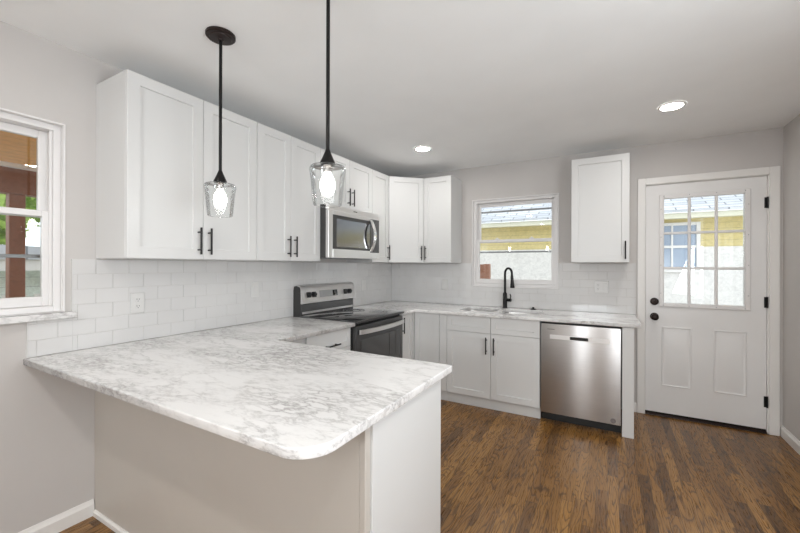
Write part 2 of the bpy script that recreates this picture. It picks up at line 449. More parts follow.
# ------------------------------------------------------------------ double-hung windows (local: x width, y<0 interior)
def double_hung(e, w, h, z0, rail_z, recess, storm=(None, None), bead=True, hang=0.0):
    x0, x1 = 0.002, w - 0.002; z1 = z0 + h - .002; z0 = z0 + .002
    r = recess
    MB().frame(x0, x1, z0, z1, .030, .030, .030, .030, r, r + .105, .002).build('window_frame', M['vinyl'], e)
    ix0, ix1, iz0, iz1 = x0 + .031, x1 - .031, z0 + .031, z1 - .031
    # jamb tracks
    mb = MB()
    for s_ in (0, 1):
        xa = ix0 if s_ == 0 else ix1 - .012
        mb.box(xa, xa + .012, r + .012, r + .018, iz0, iz1, .001); mb.box(xa, xa + .012, r + .05, r + .056, iz0, iz1, .001)
    mb.build('jamb_track', M['vinyl'], e)
    lo = MB().frame(ix0 + .001, ix1 - .001, iz0, rail_z + .016, .034, .034, .048, .030, r + .020, r + .049, .003).build('lower_sash', M['vinyl'], e)
    MB().box(ix0 + .033, ix1 - .033, r + .032, r + .037, iz0 + .04, rail_z - .01).build('glass_pane', M['glass'], lo)
    up = MB().frame(ix0 + .001, ix1 - .001, rail_z - .016, iz1, .038, .038, .030, .038, r + .058, r + .085, .003).build('upper_sash', M['vinyl'], e)
    MB().box(ix0 + .033, ix1 - .033, r + .069, r + .074, rail_z + .01, iz1 - .03).build('glass_pane', M['glass'], up)
    for fx in (.28, .72):
        cx = ix0 + (ix1 - ix0) * fx
        MB().box(cx - .022, cx + .022, r + .024, r + .05, rail_z + .0165, rail_z + .027, .003, 2).lathe([(.009, 0), (.009, .008), (.004, .010)], cx, r + .036, rail_z + .027, 14).build('sash_lock', M['vinyl'], lo)
    # storm sash outside
    sm = MB().frame(ix0, ix1, iz0, iz1, .014, .014, .014, .014, r + .090, r + .104, .001)
    for zz in storm:
        if zz: sm.box(ix0 + .014, ix1 - .014, r + .090, r + .104, zz - .009, zz + .009, .001)
    sm.build('storm_frame', M['alu'], e)
M['alu'] = plain('grey_aluminium', (.30, .30, .31, 1), .4, .4)

w1 = struct_empty('window_1', (WB[0], 0, 0), 0)
double_hung(w1, WB[1] - WB[0], WB[3] - WB[2], WB[2], 1.612, .012, (1.945, 1.492))
MB().frame(-.006, WB[1] - WB[0] + .006, WB[2] - .006, WB[3] + .006, .012, .012, .012, .012, -.009, .004, .002).build('casing', M['vinyl'], w1)
w2 = struct_empty('window_2', (0, WL[0], 0), PI / 2)
double_hung(w2, WL[1] - WL[0], WL[3] - WL[2], WL[2], 1.592, .030, (None, 1.381))
MB().box(-.07, WL[1] - WL[0] + .047, -.030, .029, 1.068, 1.0995, .003).build('window_sill', M['stone'], w2)
mb = MB(); mb.frame(-.010, WL[1] - WL[0] + .004, WL[2] + .001, WL[3] + .004, .010, .008, .001, .008, -.004, .028, .001); mb.build('casing', M['vinyl'], w2)

# ------------------------------------------------------------------ exterior door
d1 = struct_empty('door_1', (0, 0, 0), 0)
SX0, SX1, SZ0, SZ1 = 2.698, 3.512, .03, 2.07
mb = MB(); GL = (2.832, 3.378, 1.014, 1.943)
def cell(m, a, b, c, d): m.box(a, b, .006, .050, c, d)
wall_cells(mb, [SX0, SX1, GL[0], GL[1]], [SZ0, SZ1, GL[2], GL[3]], [GL], cell)
mb.build('door_slab', M['door'], d1, smooth=False)
mb = MB().frame(2.667, 3.543, .002, 2.098, .0285, .0285, .0, .0255, .0, .12, .001)
mb.build('door_jamb', M['trim'], d1)
MB().frame(2.633, 3.585, .0005, 2.137, .062, .062, .0, .060, -.019, -.0005, .003).build('casing', M['trim'], d1)
for (a, b) in ((2.818, 3.032), (3.180, 3.392)):
    c, d = .272, .802
    MB().rings_rect([(a, b, c, d, .0065), (a, b, c, d, .004), (a + .006, b - .006, c + .006, d - .006, -.001), (a + .014, b - .014, c + .014, d - .014, .004),
                     (a + .020, b - .020, c + .020, d - .020, .0045), (a + .050, b - .050, c + .050, d - .050, -.003)]).build('raised_panel', M['door'], d1)
lf = MB().frame(2.797, 3.413, .979, 1.978, .037, .037, .037, .037, -.008, .0055, .004)
lf.build('lite_frame', M['vinyl'], d1)
mb = MB()
gw = (GL[1] - GL[0]) / 3; gh = (GL[3] - GL[2]) / 3
for k in (1, 2):
    mb.box(GL[0] + gw * k - .011, GL[0] + gw * k + .011, -.004, .012, GL[2], GL[3], .004)
    mb.box(GL[0], GL[1], -.0035, .0115, GL[2] + gh * k - .011, GL[2] + gh * k + .011, .004)
mb.build('muntins', M['vinyl'], d1)
MB().box(GL[0] + .001, GL[1] - .001, .020, .026, GL[2] + .001, GL[3] - .001).build('glass_pane', M['glass'], d1)
mb = MB()
for k in range(4):
    xx = 2.83 + k * .183
    for zz in (.993, 1.964): mb.lathe([(.0035, -.0092), (.0035, -.007)], xx, 0, zz, 8, 'Y')
for k in range(4):
    zz = 1.1 + k * .25
    for xx in (2.811, 3.399): mb.lathe([(.0035, -.0092), (.0035, -.007)], xx, 0, zz, 8, 'Y')
mb.build('screw_caps', M['alu'], d1)
db = MB().lathe([(.033, .006), (.033, -.004), (.028, -.010), (.017, -.012), (.015, -.016)], 2.764, 0, 1.023, 24, 'Y')
db.box(2.761, 2.767, -.030, -.015, 1.008, 1.038, .002).build('deadbolt', M['bronze'], d1)
MB().lathe([(.033, .006), (.033, -.004), (.028, -.009), (.013, -.012), (.012, -.032), (.020, -.038), (.0285, -.050), (.0285, -.060), (.020, -.068), (.006, -.071)], 2.764, 0, .888, 28, 'Y').build('door_knob', M['bronze'], d1)
for zz in (1.855, 1.052, .252):
    MB().lathe([(.0065, -.045), (.0065, .045)], 3.514, -.004, zz, 12).box(3.497, 3.513, .0005, .006, zz - .043, zz + .043).build('hinge', M['black'], d1)
MB().prism([(-.012, .001), (.13, .001), (.13, .022), (.03, .026), (-.006, .010)], 'X', 2.697, 3.513).build('threshold', M['bronze'], d1)

d2 = struct_empty('door_2', (RW, -1.30, 0), -PI / 2)      # interior faces -X, local x runs towards the camera
MB().box(.0, .76, -.012, -.0006, .012, 2.03, .001).build('door_slab', M['door'], d2)
MB().frame(-.065, .825, .0005, 2.10, .062, .062, 0, .062, -.019, -.0005, .003).build('casing', M['trim'], d2)
for a, b in ((.10, .35), (.41, .66)):
    for c, d in ((.20, .80), (.95, 1.88)):
        MB().rings_rect([(a, b, c, d, -.0115), (a, b, c, d, -.014), (a + .008, b - .008, c + .008, d - .008, -.019), (a + .02, b - .02, c + .02, d - .02, -.0125), (a + .05, b - .05, c + .05, d - .05, -.017)]).build('raised_panel', M['door'], d2)
MB().lathe([(.028, -.0122), (.028, -.018), (.011, -.022), (.011, -.040), (.025, -.050), (.025, -.062), (.008, -.070)], .70, 0, .95, 24, 'Y').build('door_knob', M['bronze'], d2)

# ------------------------------------------------------------------ tile backsplash
TH, TW, G = .0785, .1565, .0017
def tiles(regions, fn, zorg, uorg):
    mb = MB(); base = MB()
    for (u0, u1, z0, z1) in regions:
        base.bm.verts.ensure_lookup_table()
        fn(base, u0, u1, z0, z1, None)
        k0 = int(math.floor((z0 - zorg) / TH)); 
        k = k0
        while zorg + k * TH < z1 - .004:
            off = uorg + (TW / 2 if k % 2 else 0)
            j = int(math.floor((u0 - off) / TW))
            while off + j * TW < u1 - .004:
                a, b = off + j * TW, off + (j + 1) * TW; c, d = zorg + k * TH, zorg + (k + 1) * TH
                a2 = a + G / 2 if a >= u0 else u0; b2 = b - G / 2 if b <= u1 else u1
                c2 = max(c + G / 2, z0); d2 = min(d - G / 2, z1)
                if b2 - a2 > .004 and d2 - c2 > .004:
                    fn(mb, a2, b2, c2, d2, (random.gauss(0, .004), random.gauss(0, .004)))
                j += 1
            k += 1
    return mb, base
def tile_back(mb, a, b, c, d, tilt):
    if tilt is None: mb.box(a, b, -.0066, -.0004, c, d); return
    h = .0088; e = .0012; um, zm = (a + b) / 2, (c + d) / 2
    def y(u, z): return -(h + max(-.0006, min(.0006, (u - um) * tilt[0] + (z - zm) * tilt[1])))
    r = [[(a, -.006, c), (b, -.006, c), (b, -.006, d), (a, -.006, d)], [(a, -.0078, c), (b, -.0078, c), (b, -.0078, d), (a, -.0078, d)],
         [(p, y(p, q), q) for p, q in ((a + e, c + e), (b - e, c + e), (b - e, d - e), (a + e, d - e))]]
    mb.ring_faces(r, cap0=False)
def tile_left(mb, a, b, c, d, tilt):
    if tilt is None: mb.box(.0004, .0066, a, b, c, d); return
    h = .0088; e = .0012; um, zm = (a + b) / 2, (c + d) / 2
    def x(u, z): return h + max(-.0006, min(.0006, (u - um) * tilt[0] + (z - zm) * tilt[1]))
    r = [[(.006, a, c), (.006, b, c), (.006, b, d), (.006, a, d)], [(.0078, a, c), (.0078, b, c), (.0078, b, d), (.0078, a, d)],
         [(x(p, q), p, q) for p, q in ((a + e, c + e), (b - e, c + e), (b - e, d - e), (a + e, d - e))]]
    mb.ring_faces(r, cap0=False)
ZT = .8965
bs1 = thing('tile_backsplash', 'glossy white subway tile backsplash on the left wall beside the window', 'backsplash')
mb, base = tiles([(-3.372, -3.204, ZT, 1.066), (-3.204, -.0005, ZT, 1.3695)], tile_left, ZT, -3.204 + .02)
mb.build('tiles', M['tile'], bs1, smooth=False); base.build('grout_bed', M['grout'], bs1, smooth=False)
MB().box(.0004, .0100, -3.2075, -3.2042, 1.101, 1.3695, .001).build('edge_trim', M['plate'], bs1)
MB().box(.0004, .0100, -3.3755, -3.3722, ZT, 1.066, .001).build('edge_trim', M['plate'], bs1)
bs2 = thing('tile_backsplash', 'white subway tile backsplash on the back wall around the sink window', 'backsplash')
mb, base = tiles([(.0100, 1.0585, ZT, 1.3695), (1.0585, 1.9655, ZT, 1.1055), (1.9655, 2.622, ZT, 1.3695)], tile_back, ZT, .045)
mb.build('tiles', M['tile'], bs2, smooth=False); base.build('grout_bed', M['grout'], bs2, smooth=False)

# ------------------------------------------------------------------ cabinets (local frame: back y=0, front towards -y, x = width)
def pull(parent, x, z, yf, L=.155, horiz=False, mtx=None, name='bar_pull'):
    mb = MB(); r = .0058; so = .032
    if horiz:
        mb.tube([(x - L / 2, yf - so, z), (x + L / 2, yf - so, z)], r)
        for s_ in (-1, 1): mb.tube([(x + s_ * L * .33, yf - .0005, z), (x + s_ * L * .33, yf - so, z)], .0045, 10)
    else:
        mb.tube([(x, yf - so, z - L / 2), (x, yf - so, z + L / 2)], r)
        for s_ in (-1, 1): mb.tube([(x, yf - .0005, z + s_ * L * .33), (x, yf - so, z + s_ * L * .33)], .0045, 10)
    return mb.build(name, M['black'], parent)
def upper(label, loc, rz, w, z0, z1, doors, hside, d=.310, handle_z=None, group='white shaker wall cabinets'):
    e = thing('wall_cabinet', label, 'cabinet', (loc[0], loc[1], z0), rz, group)
    h = z1 - z0
    MB().box(.0006, w - .0006, -d, -.0006, 0, h, .001).build('body', M['cab'], e)
    MB().box(.019, w - .019, -d + .002, -.02, -.0012, -.0002).build('bottom_panel', M['cab'], e)
    n = len(doors) - 1
    for i in range(n):
        a = doors[i] + .0015; b = doors[i + 1] - .0015
        dr = MB().shaker(a, b, .0015, h - .0015, -.330, rail=.057).build('door', M['cab'], e)
        hs = hside[i]; hx = a + .030 if hs == 'L' else b - .030
        pull(dr, hx, (handle_z or 1.478) - z0, -.330)
    return e
ZU, ZV = 1.372, 2.309
LW = PI / 2
upper('large white shaker wall cabinet with two doors nearest the left window', (0, -3.104), LW, .776, ZU, ZV, [0, .396, .776], 'RL')
upper('white two door wall cabinet between the largest wall cabinet and the microwave', (0, -2.327), LW, .630, ZU, ZV, [0, .306, .630], 'RL')
upper('short white two door cabinet mounted above the microwave', (0, -1.696), LW, .765, 1.846, ZV, [0, .392, .765], 'RL', handle_z=1.958)
upper('narrow single door wall cabinet just right of the microwave', (0, -.930), LW, .320, ZU, ZV, [0, .320], 'R')
upper('white wall cabinet with one door between corner cabinet and sink window', (.611, 0), 0, .325, ZU, ZV, [0, .325], 'L')
upper('white single door wall cabinet hanging alone beside the entry door', (2.104, 0), 0, .455, ZU, ZV, [0, .455], 'R')
# diagonal corner cabinet
e = thing('wall_cabinet', 'white diagonal corner wall cabinet with one angled door', 'cabinet', (0, 0, ZU), 0, 'white shaker wall cabinets')
h = ZV - ZU
MB().prism([(.0006, -.0006), (.6096, -.0006), (.6096, -.302), (.302, -.6090), (.0006, -.6090)], 'Z', 0, h).build('body', M['cab'], e)
mt = Matrix.Translation((.3025, -.6085, 0)) @ Matrix.Rotation(PI / 4, 4, 'Z')
dl = .4335
dr = MB().shaker(.020, dl - .019, .0015, h - .0015, -.0205, rail=.057).build('door', M['cab'], e, matrix=mt)
hb = MB(); hx = dl - .050
hb.tube([(hx, -.0525, .106 - .0775), (hx, -.0525, .106 + .0775)], .0058)
for s_ in (-1, 1): hb.tube([(hx, -.021, .106 + s_ * .05), (hx, -.0525, .106 + s_ * .05)], .0045, 10)
hb.build('bar_pull', M['black'], dr, matrix=mt)

# base units
ZB, TK, BF = .8648, .102, -.648     # top of boxes, toe kick height, door face
def base_body(e, w, d=.626, toe=.04):
    MB().box(.0006, w - .0006, -d, -.002, TK, ZB, .001).build('body', M['cab'], e)
    MB().box(.0006, w - .0006, -d + toe, -d + toe + .016, .0005, TK - .0005).build('toe_kick', M['cab'], e)
def base(label, loc, rz, w):
    return thing('base_cabinet', label, 'cabinet', (loc[0], loc[1], 0), rz, 'white shaker base cabinets')
# left of range
e = base('white drawer base cabinet tucked between peninsula and range', (0, -2.452), LW, .75); base_body(e, .75)
dr = MB().shaker(.27, .748, .715, .862, BF, rail=.040).build('drawer_front', M['cab'], e); pull(dr, .509, .758, BF, horiz=True)
for a, b in ((.415, .712), (.105, .412)):
    dr = MB().shaker(.27, .748, a, b, BF).build('drawer_front', M['cab'], e); pull(dr, .509, b - .05, BF, horiz=True)
# right of range
e = base('narrow full door base cabinet squeezed right of the range', (0, -.934), LW, .28); base_body(e, .28)
dr = MB().shaker(.002, .268, .105, .862, BF, rail=.05).build('door', M['cab'], e); pull(dr, .045, .755, BF, L=.155)
# corner unit
e = base('white corner base cabinet with plain door left of the sink cabinet', (.66, 0), 0, .36)
MB().box(.0, .3594, -.626, -.002, TK, ZB, .001).build('body', M['cab'], e)
MB().box(.0, .3594, -.606, -.590, .0005, TK - .0005).build('toe_kick', M['cab'], e)
MB().shaker(.006, .279, .105, .862, BF, rail=.057).build('door', M['cab'], e)
MB().box(.283, .3594, BF + .002, -.6265, .105, .862, .001).build('filler_strip', M['cab'], e)
MB().box(-.031, -.0005, -.661, -.60, TK, ZB, .001).build('corner_filler', M['cab'], e)
# sink base: hollow box, open above for the bowls
e = base('white sink base cabinet with two doors under the window', (1.021, 0), 0, .866)
MB().box(.0006, .018, -.626, -.002, TK, ZB).box(.848, .8654, -.626, -.002, TK, ZB).box(.018, .848, -.626, -.002, TK, TK + .018).box(.018, .848, -.626, -.608, TK + .018, ZB).box(.018, .848, -.018, -.002, TK + .018, ZB).build('body', M['cab'], e)
MB().box(.0006, .8654, -.606, -.590, .0005, TK - .0005).build('toe_kick', M['cab'], e)
for a, b, hs in ((.002, .4315, 'R'), (.4345, .864, 'L')):
    MB().shaker(a, b, .712, .862, BF, rail=.045).build('drawer_front', M['cab'], e)
    dr = MB().shaker(a, b, .105, .709, BF).build('door', M['cab'], e)
    pull(dr, (b - .034) if hs == 'R' else (a + .034), .600, BF)
# end panel
tag(MB().box(2.499, 2.578, -.648, -.600, .0005, ZB, .001).box(2.560, 2.578, -.600, -.010, .0005, ZB, .001).build('end_panel', M['cab']),
    'white vertical end panel standing to the floor right of the dishwasher', 'panel')
# peninsula
e = thing('peninsula_cabinet', 'white peninsula base carrying the overhanging stone breakfast bar', 'cabinet', (0, -3.106, 0))
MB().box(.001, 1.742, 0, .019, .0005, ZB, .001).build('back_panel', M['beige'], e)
MB().box(1.7425, 1.772, .030, .561, .0005, ZB, .001).build('end_panel', M['cab'], e)
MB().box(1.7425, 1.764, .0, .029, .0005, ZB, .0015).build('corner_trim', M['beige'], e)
MB().box(.001, 1.7415, .0195, .526, TK, ZB).build('body', M['cab'], e)
MB().box(.69, 1.747, .48, .496, .0005, TK - .0005).build('toe_kick', M['cab'], e)
for i, (a, b) in enumerate(((.72, 1.063), (1.066, 1.408), (1.411, 1.7415))):
    mb = MB().shaker(-b, -a, .105, .862, -.5465)
    dr = mb.build('door', M['cab'], e, matrix=Matrix.Rotation(PI, 4, 'Z'))

# ------------------------------------------------------------------ countertops
CZ0, CZ1 = .865, .895
lp = [(.0005, -3.385)] + arc(1.80 - .10, -3.385 + .10, .10, -90, 0, 12) + arc(1.80 - .012, -2.475 - .012, .012, 0, 90, 4) + [(.69, -2.475), (.69, -1.7015), (.0005, -1.7015)]
tag(slab('stone_countertop', [lp], CZ0 + .0003, CZ1, .004, M['stone']), 'grey veined white stone countertop with rounded corner covering the peninsula', 'countertop', 'stone countertops')
S1, S2 = (1.080, 1.445, -.505, -.150), (1.480, 1.853, -.505, -.150)
lp = [(.0005, -.9295), (.69, -.9295), (.69, -.677)] + [(2.622, -.677), (2.622, -.0005), (.0005, -.0005)]
hl = [list(reversed(rrect(a + .002, b - .002, c + .002, d - .002, .05))) for a, b, c, d in (S1, S2)]
ct = slab('stone_countertop', [lp] + hl, CZ0 + .0003, CZ1, .004, M['stone'])
tag(ct, 'white stone countertop running from the range around the corner under the sink window', 'countertop', 'stone countertops')
# sink
e = thing('kitchen_sink', 'stainless double bowl undermount sink below the window', 'sink', (0, 0, 0))
for a, b, c, d in (S1, S2):
    rings = []
    for ins, z in ((-.008, CZ0 - .0005), (0, CZ0 - .0005), (.004, .84), (.010, .715), (.030, .698), (.10, .694)):
        rings.append([(x, y, z) for x, y in rrect(a + ins, b - ins, c + ins, d - ins, max(.02, .055 - ins * .2))])
    bowl = MB().ring_faces(rings, cap0=False).build('bowl', M['sinksteel'], e)
    MB().lathe([(.042, .6945), (.042, .697), (.030, .6975), (.026, .6955)], (a + b) / 2, (c + d) / 2, 0, 24).build('drain', M['chrome'], bowl)
# faucet
e = thing('kitchen_faucet', 'matte black gooseneck pull-down faucet behind the sink', 'faucet', (1.447, -.078, CZ1))
MB().lathe([(.026, .0005), (.026, .004), (.0225, .008), (.0215, .10), (.0215, .15), (.016, .16), (.013, .165)], 0, 0, 0, 24).build('base', M['black'], e)
dv = Vector((.088, -.072, 0)); R_ = dv.length / 2; dn = dv.normalized()
pts = [Vector((0, 0, .16)), Vector((0, 0, .25)), Vector((0, 0, .355))]
for i in range(0, 13):
    a = PI - PI * i / 12 * .97
    pts.append(Vector((0, 0, .362)) + dn * (R_ + R_ * math.cos(a)) + Vector((0, 0, R_ * math.sin(a))))
pts.append(pts[-1] + Vector((0, 0, -.026)) + dn * .001)
MB().tube(pts, .0118, 14).build('spout', M['black'], e)
q = pts[-1]
MB().tube([q + Vector((0, 0, .004)), q + dn * .002 + Vector((0, 0, -.03)), q + dn * .004 + Vector((0, 0, -.06)), q + dn * .007 + Vector((0, 0, -.115)), q + dn * .0075 + Vector((0, 0, -.125))], [.0135, .015, .017, .0225, .021], 18).build('spray_head', M['black'], e)
MB().tube([(.018, -.002, .085), (.066, -.008, .085)], [.017, .017], 16).tube([(.055, -.007, .09), (.062, -.009, .125), (.055, -.010, .150)], [.0065, .006, .005], 10).build('lever', M['black'], e)
tag(MB().lathe([(.026, .0004), (.026, .007), (.021, .011), (.011, .012), (.011, .022), (.008, .026)], 1.735, -.085, CZ1, 24).build('sink_hole_cover', M['black']),
    'small round black button cover on the counter right of the faucet', 'cap')

# ------------------------------------------------------------------ dishwasher
e = thing('dishwasher', 'stainless steel dishwasher under the counter right of the sink', 'dishwasher', (1.889, 0, 0))
DWW = .608
MB().box(.004, DWW - .004, -.612, -.03, .10, .858).build('tub', M['blackplastic'], e)
MB().box(.002, DWW - .002, -.575, -.555, .0005, .099).build('toe_kick', M['blackplastic'], e)
dd = MB().box(.007, DWW - .006, -.664, -.614, .088, .848, .004, 2).build('door', M['steel_v'], e)
uvl = dd.data.uv_layers.new(name='brush')
for lo_ in dd.data.loops:
    vc = dd.data.vertices[lo_.vertex_index].co; uvl.data[lo_.index].uv = (vc.x, vc.z)
MB().box(.010, DWW - .009, -.660, -.614, .8485, .856).build('control_edge', M['blackplastic'], dd)
MB().box(.080, .525, -.6652, -.6642, .722, .758, .0003).build('handle_band', M['steel'], dd)
MB().frame(.236, .372, .727, .752, .004, .004, .007, .004, -.670, -.6655, .001).box(.238, .370, -.6664, -.6654, .729, .750).build('pocket_handle', M['blackplastic'], dd)
MB().box(.060, .118, -.6648, -.6642, .801, .8045).build('maker_mark', M['darkgrey'], dd)
st = MB().lathe([(.019, -.6648), (.019, -.6641)], .549, 0, .118, 28, 'Y').build('round_sticker', M['sticker'] if 'sticker' in M else M['alu'], dd)

# ------------------------------------------------------------------ range (local, rotated onto the left wall)
e = thing('electric_range', 'stainless electric range with black glass cooktop and backguard', 'range', (0, -1.6975, 0), LW)
RWd = .7625
MB().box(.002, RWd - .002, -.655, -.012, .03, .884, .003).build('body', M['blackplastic'], e)
for x in (.04, RWd - .04):
    for y in (-.60, -.06):
        MB().lathe([(.018, .0005), (.018, .008), (.009, .010), (.009, .0298)], x, y, 0, 16).build('levelling_foot', M['blackplastic'], e)
ck = MB().box(.0, RWd, -.700, -.100, .8845, .9085, .006, 2).build('cooktop', M['blackglass'], e)
MB().box(-.0006, RWd + .0006, -.704, -.690, .886, .904, .004, 2).build('cooktop_edge', M['darkgrey'], ck)
for (bx, by, br_) in ((.19, -.53, .105), (.57, -.53, .085), (.19, -.25, .075), (.57, -.25, .105), (.38, -.22, .05)):
    mb = MB()
    for rr in (br_, br_ * .66):
        mb.lathe([(rr - .003, .9088), (rr - .003, .9092), (rr, .9092), (rr, .9088)], bx, by, 0, 40, cap0=False, cap1=False)
    mb.build('burner_ring', M['ring'] if 'ring' in M else M['alu'], ck)
# backguard
bgp = MB().prism([(-.012, .86), (-.100, .86), (-.100, 1.02), (-.088, 1.118), (-.078, 1.142), (-.050, 1.158), (-.020, 1.154), (-.012, 1.12)], 'X', .014, RWd - .002).build('backguard', M['darkgrey'], e)
MB().box(.030, RWd - .012, -.1018, -.1003, .915, .935, .0005).build('riser_trim', M['steel'], bgp)
MB().box(.030, RWd - .012, -.1018, -.1003, .945, .995, .0005).build('riser_band', M['midgrey'], bgp)
fp = MB().prism([(-.112, 1.004), (-.124, 1.008), (-.124, 1.018), (-.104, 1.132), (-.090, 1.156), (-.062, 1.166), (-.058, 1.1585), (-.088, 1.150), (-.098, 1.130), (-.1005, 1.06), (-.1005, 1.008)], 'X', .012, RWd + .008).build('control_panel', M['steel'], bgp)
ang = math.atan2(.020, .114)
def on_panel(mb): return Matrix.Translation((.010, -.1150, 1.080)) @ Matrix.Rotation(-ang, 4, 'X')
mp = on_panel(None)
for x in (.085, .150, .600, .665):
    k = MB().rings_rect([(x - .026, x + .026, -.024, .024, .0), (x - .026, x + .026, -.024, .024, -.0035), (x - .021, x + .021, -.019, .019, -.0055)])
    o = k.build('knob_plate', M['blackglass'], fp, matrix=mp)
    MB().lathe([(.0185, -.005), (.0175, -.022), (.014, -.026)], x, 0, 0, 20, 'Y').box(x - .0025, x + .0025, -.0275, -.024, -.016, .016, .001).build('knob', M['blackplastic'], o, matrix=mp)
MB().rings_rect([(.225, .478, -.030, .030, .0), (.225, .478, -.030, .030, -.002), (.227, .476, -.028, .028, -.003)]).build('display_panel', M['disp'] if 'disp' in M else M['alu'], fp, matrix=mp)
MB().rings_rect([(.405, .470, -.026, .026, -.003), (.405, .470, -.026, .026, -.0042), (.407, .468, -.024, .024, -.0045)]).build('display', M['blackglass'], fp, matrix=mp)
# oven door
od = MB().box(.006, RWd - .006, -.690, -.6565, .235, .862, .004, 2).build('oven_door', M['darkgrey'], e)
MB().box(.060, RWd - .060, -.6925, -.6903, .33, .745, .001).build('oven_window', M['blackglass'], od)
pts = []
for i in range(17):
    f = i / 16; x = .030 + (RWd - .060) * f; pts.append((x, -.712 - .036 * math.sin(PI * f) ** .7, .815))
mb = MB(); rings = []
for x, y, z in pts: rings.append([(x, y - .008, z - .017), (x, y + .006, z - .019), (x, y + .006, z + .019), (x, y - .008, z + .017)])
mb.ring_faces(rings); hn = mb.build('oven_handle', M['satin'], od)
for x in (.045, RWd - .045): MB().box(x - .014, x + .014, -.716, -.6905, .797, .833, .003).build('handle_mount', M['blackplastic'], hn)
MB().box(.006, RWd - .006, -.688, -.6565, .040, .228, .004, 2).build('storage_drawer', M['steel'], e)

# ------------------------------------------------------------------ microwave
e = thing('microwave_oven', 'stainless over-the-range microwave with curved handle', 'microwave', (.014, -1.6990, 1.402), LW)
MWw, MH = .766, .441
MB().box(.0, MWw, -.372, -.002, .0, MH, .003).build('body', M['darkgrey'], e)
MB().box(.0, MWw, -.398, -.3725, MH - .044, MH - .001, .003).build('vent_grille', M['steel'], e)
fd = MB().frame(.0, MWw - .0, .0, MH - .046, .055, .060, .075, .035, -.405, -.3725, .003).build('door', M['steel'], e)
MB().box(.0545, MWw - .0595, -.4025, -.3735, .0745, MH - .0805, .001).build('window', M['darkgrey'], fd)
MB().box(.105, .600, -.4036, -.4026, .095, MH - .110, .0003).build('window_screen', M['mwglass'], fd)
MB().box(.600, MWw - .012, -.4068, -.4052, .060, MH - .060, .0005).build('control_strip', M['blackglass'], fd)
pts = []
for i in range(15):
    f = i / 14; pts.append((.602, -.412 - .050 * math.sin(PI * f) ** .8, .070 + .300 * f))
rings = [[(x - .013, y - .007, z), (x + .013, y - .007, z), (x + .016, y + .006, z), (x - .016, y + .006, z)] for x, y, z in pts]
MB().ring_faces(rings).build('handle', M['chrome'], fd)
MB().box(.345, .400, -.3990, -.3979, MH - .026, MH - .019).build('maker_mark', M['darkgrey'], e)
for x in (.10, .46): MB().box(x, x + .20, -.36, -.10, -.004, -.0002).build('grease_filter', M['alu'], e)

# ------------------------------------------------------------------ outlets
def outlet(loc, rz, label, kind='duplex', w=.072):
    e = thing('wall_outlet' if kind != 'blank' else 'wall_plate', label, 'outlet' if kind != 'blank' else 'wall plate', loc, rz)
    MB().rings_rect([(-w / 2, w / 2, -.058, .058, -.0003), (-w / 2, w / 2, -.058, .058, -.003), (-w / 2 + .003, w / 2 - .003, -.055, .055, -.006)]).build('plate', M['plate'], e)
    cs = [0] if w < .09 else [-w / 4]
    if w > .09 or kind == 'switch':
        cx = w / 4 if w > .09 else 0
        MB().rings_rect([(cx - .017, cx + .017, -.033, .033, -.006), (cx - .016, cx + .016, -.032, .032, -.0085)]).build('rocker_switch', M['plate'], e)
    if kind == 'duplex':
        for cx in cs:
            for s_ in (-1, 1):
                r = MB().lathe([(.0165, -.006), (.0160, -.0078)], cx, 0, s_ * .0195, 20, 'Y').build('receptacle', M['plate'], e)
                m = MB()
                for xx, hh in ((-.006, .0045), (.006, .0038)): m.box(cx + xx - .0011, cx + xx + .0011, -.0083, -.0077, s_ * .0195 + .002 - hh, s_ * .0195 + .002 + hh)
                m.lathe([(.0024, -.0083), (.0024, -.0077)], cx, 0, s_ * .0195 - .009, 10, 'Y').build('slots', M['slot'], r)
    return e
outlet((.0104, -2.905, 1.118), LW, 'white duplex outlet on the left backsplash above the peninsula')
outlet((.0104, -2.088, 1.150), LW, 'white rocker switch on the left backsplash near the range', 'switch')
outlet((-.0 + 2.345, -.0104, 1.140), 0, 'white double outlet plate on tile above the dishwasher', 'duplex', .118)
outlet((.735, -.0104, 1.120), 0, 'blank white plate on the back wall tile left of the window', 'blank')
outlet((.0104, -.62, 1.120), LW, 'blank white plate on the left wall tile right of the range', 'blank')

# ------------------------------------------------------------------ pendants and downlights
def pendant(loc, label):
    e = thing('pendant_light', label, 'pendant light', loc, 0, 'clear glass pendants over the peninsula')
    MB().lathe([(.066, -.0005), (.066, -.012), (.062, -.016), (.050, -.017), (.048, -.021), (.014, -.024), (.012, -.030)], 0, 0, 0, 36).build('canopy', M['bronze'], e)
    MB().tube([(0, 0, -.026), (0, 0, -.672)], .0074, 12).build('rod', M['black'], e)
    MB().lathe([(.0085, -.652), (.0125, -.664), (.0165, -.673), (.0225, -.687), (.0295, -.702), (.0295, -.710), (.021, -.7115)], 0, 0, 0, 28).build('socket_cap', M['black'], e)
    MB().lathe([(.018, -.7118), (.018, -.742)], 0, 0, 0, 20).build('lamp_holder', M['chrome'], e)
    prof = [(.0265, -.7105), (.050, -.713), (.066, -.718), (.0710, -.726), (.0705, -.738), (.066, -.765), (.0585, -.850), (.056, -.868), (.052, -.8705)]
    sh = MB().lathe(prof, 0, 0, 0, 40, cap0=False, cap1=False)
    sh.lathe([(r - .0025, z) for r, z in prof], 0, 0, 0, 40, cap0=False, cap1=False)
    sh.lathe([(.052, -.8705), (.0495, -.8705)], 0, 0, 0, 40, cap0=False, cap1=False)
    sh.build('glass_shade', M['shade'], e)
    MB().lathe([(.013, -.7425), (.016, -.753), (.024, -.765), (.0285, -.783), (.0285, -.800), (.024, -.818), (.015, -.831), (.005, -.835)], 0, 0, 0, 28).build('bulb', M['bulb'], e)
    return e
pendant((.782, -2.912, CH), 'clear glass pendant light nearer the left wall, whole canopy in view')
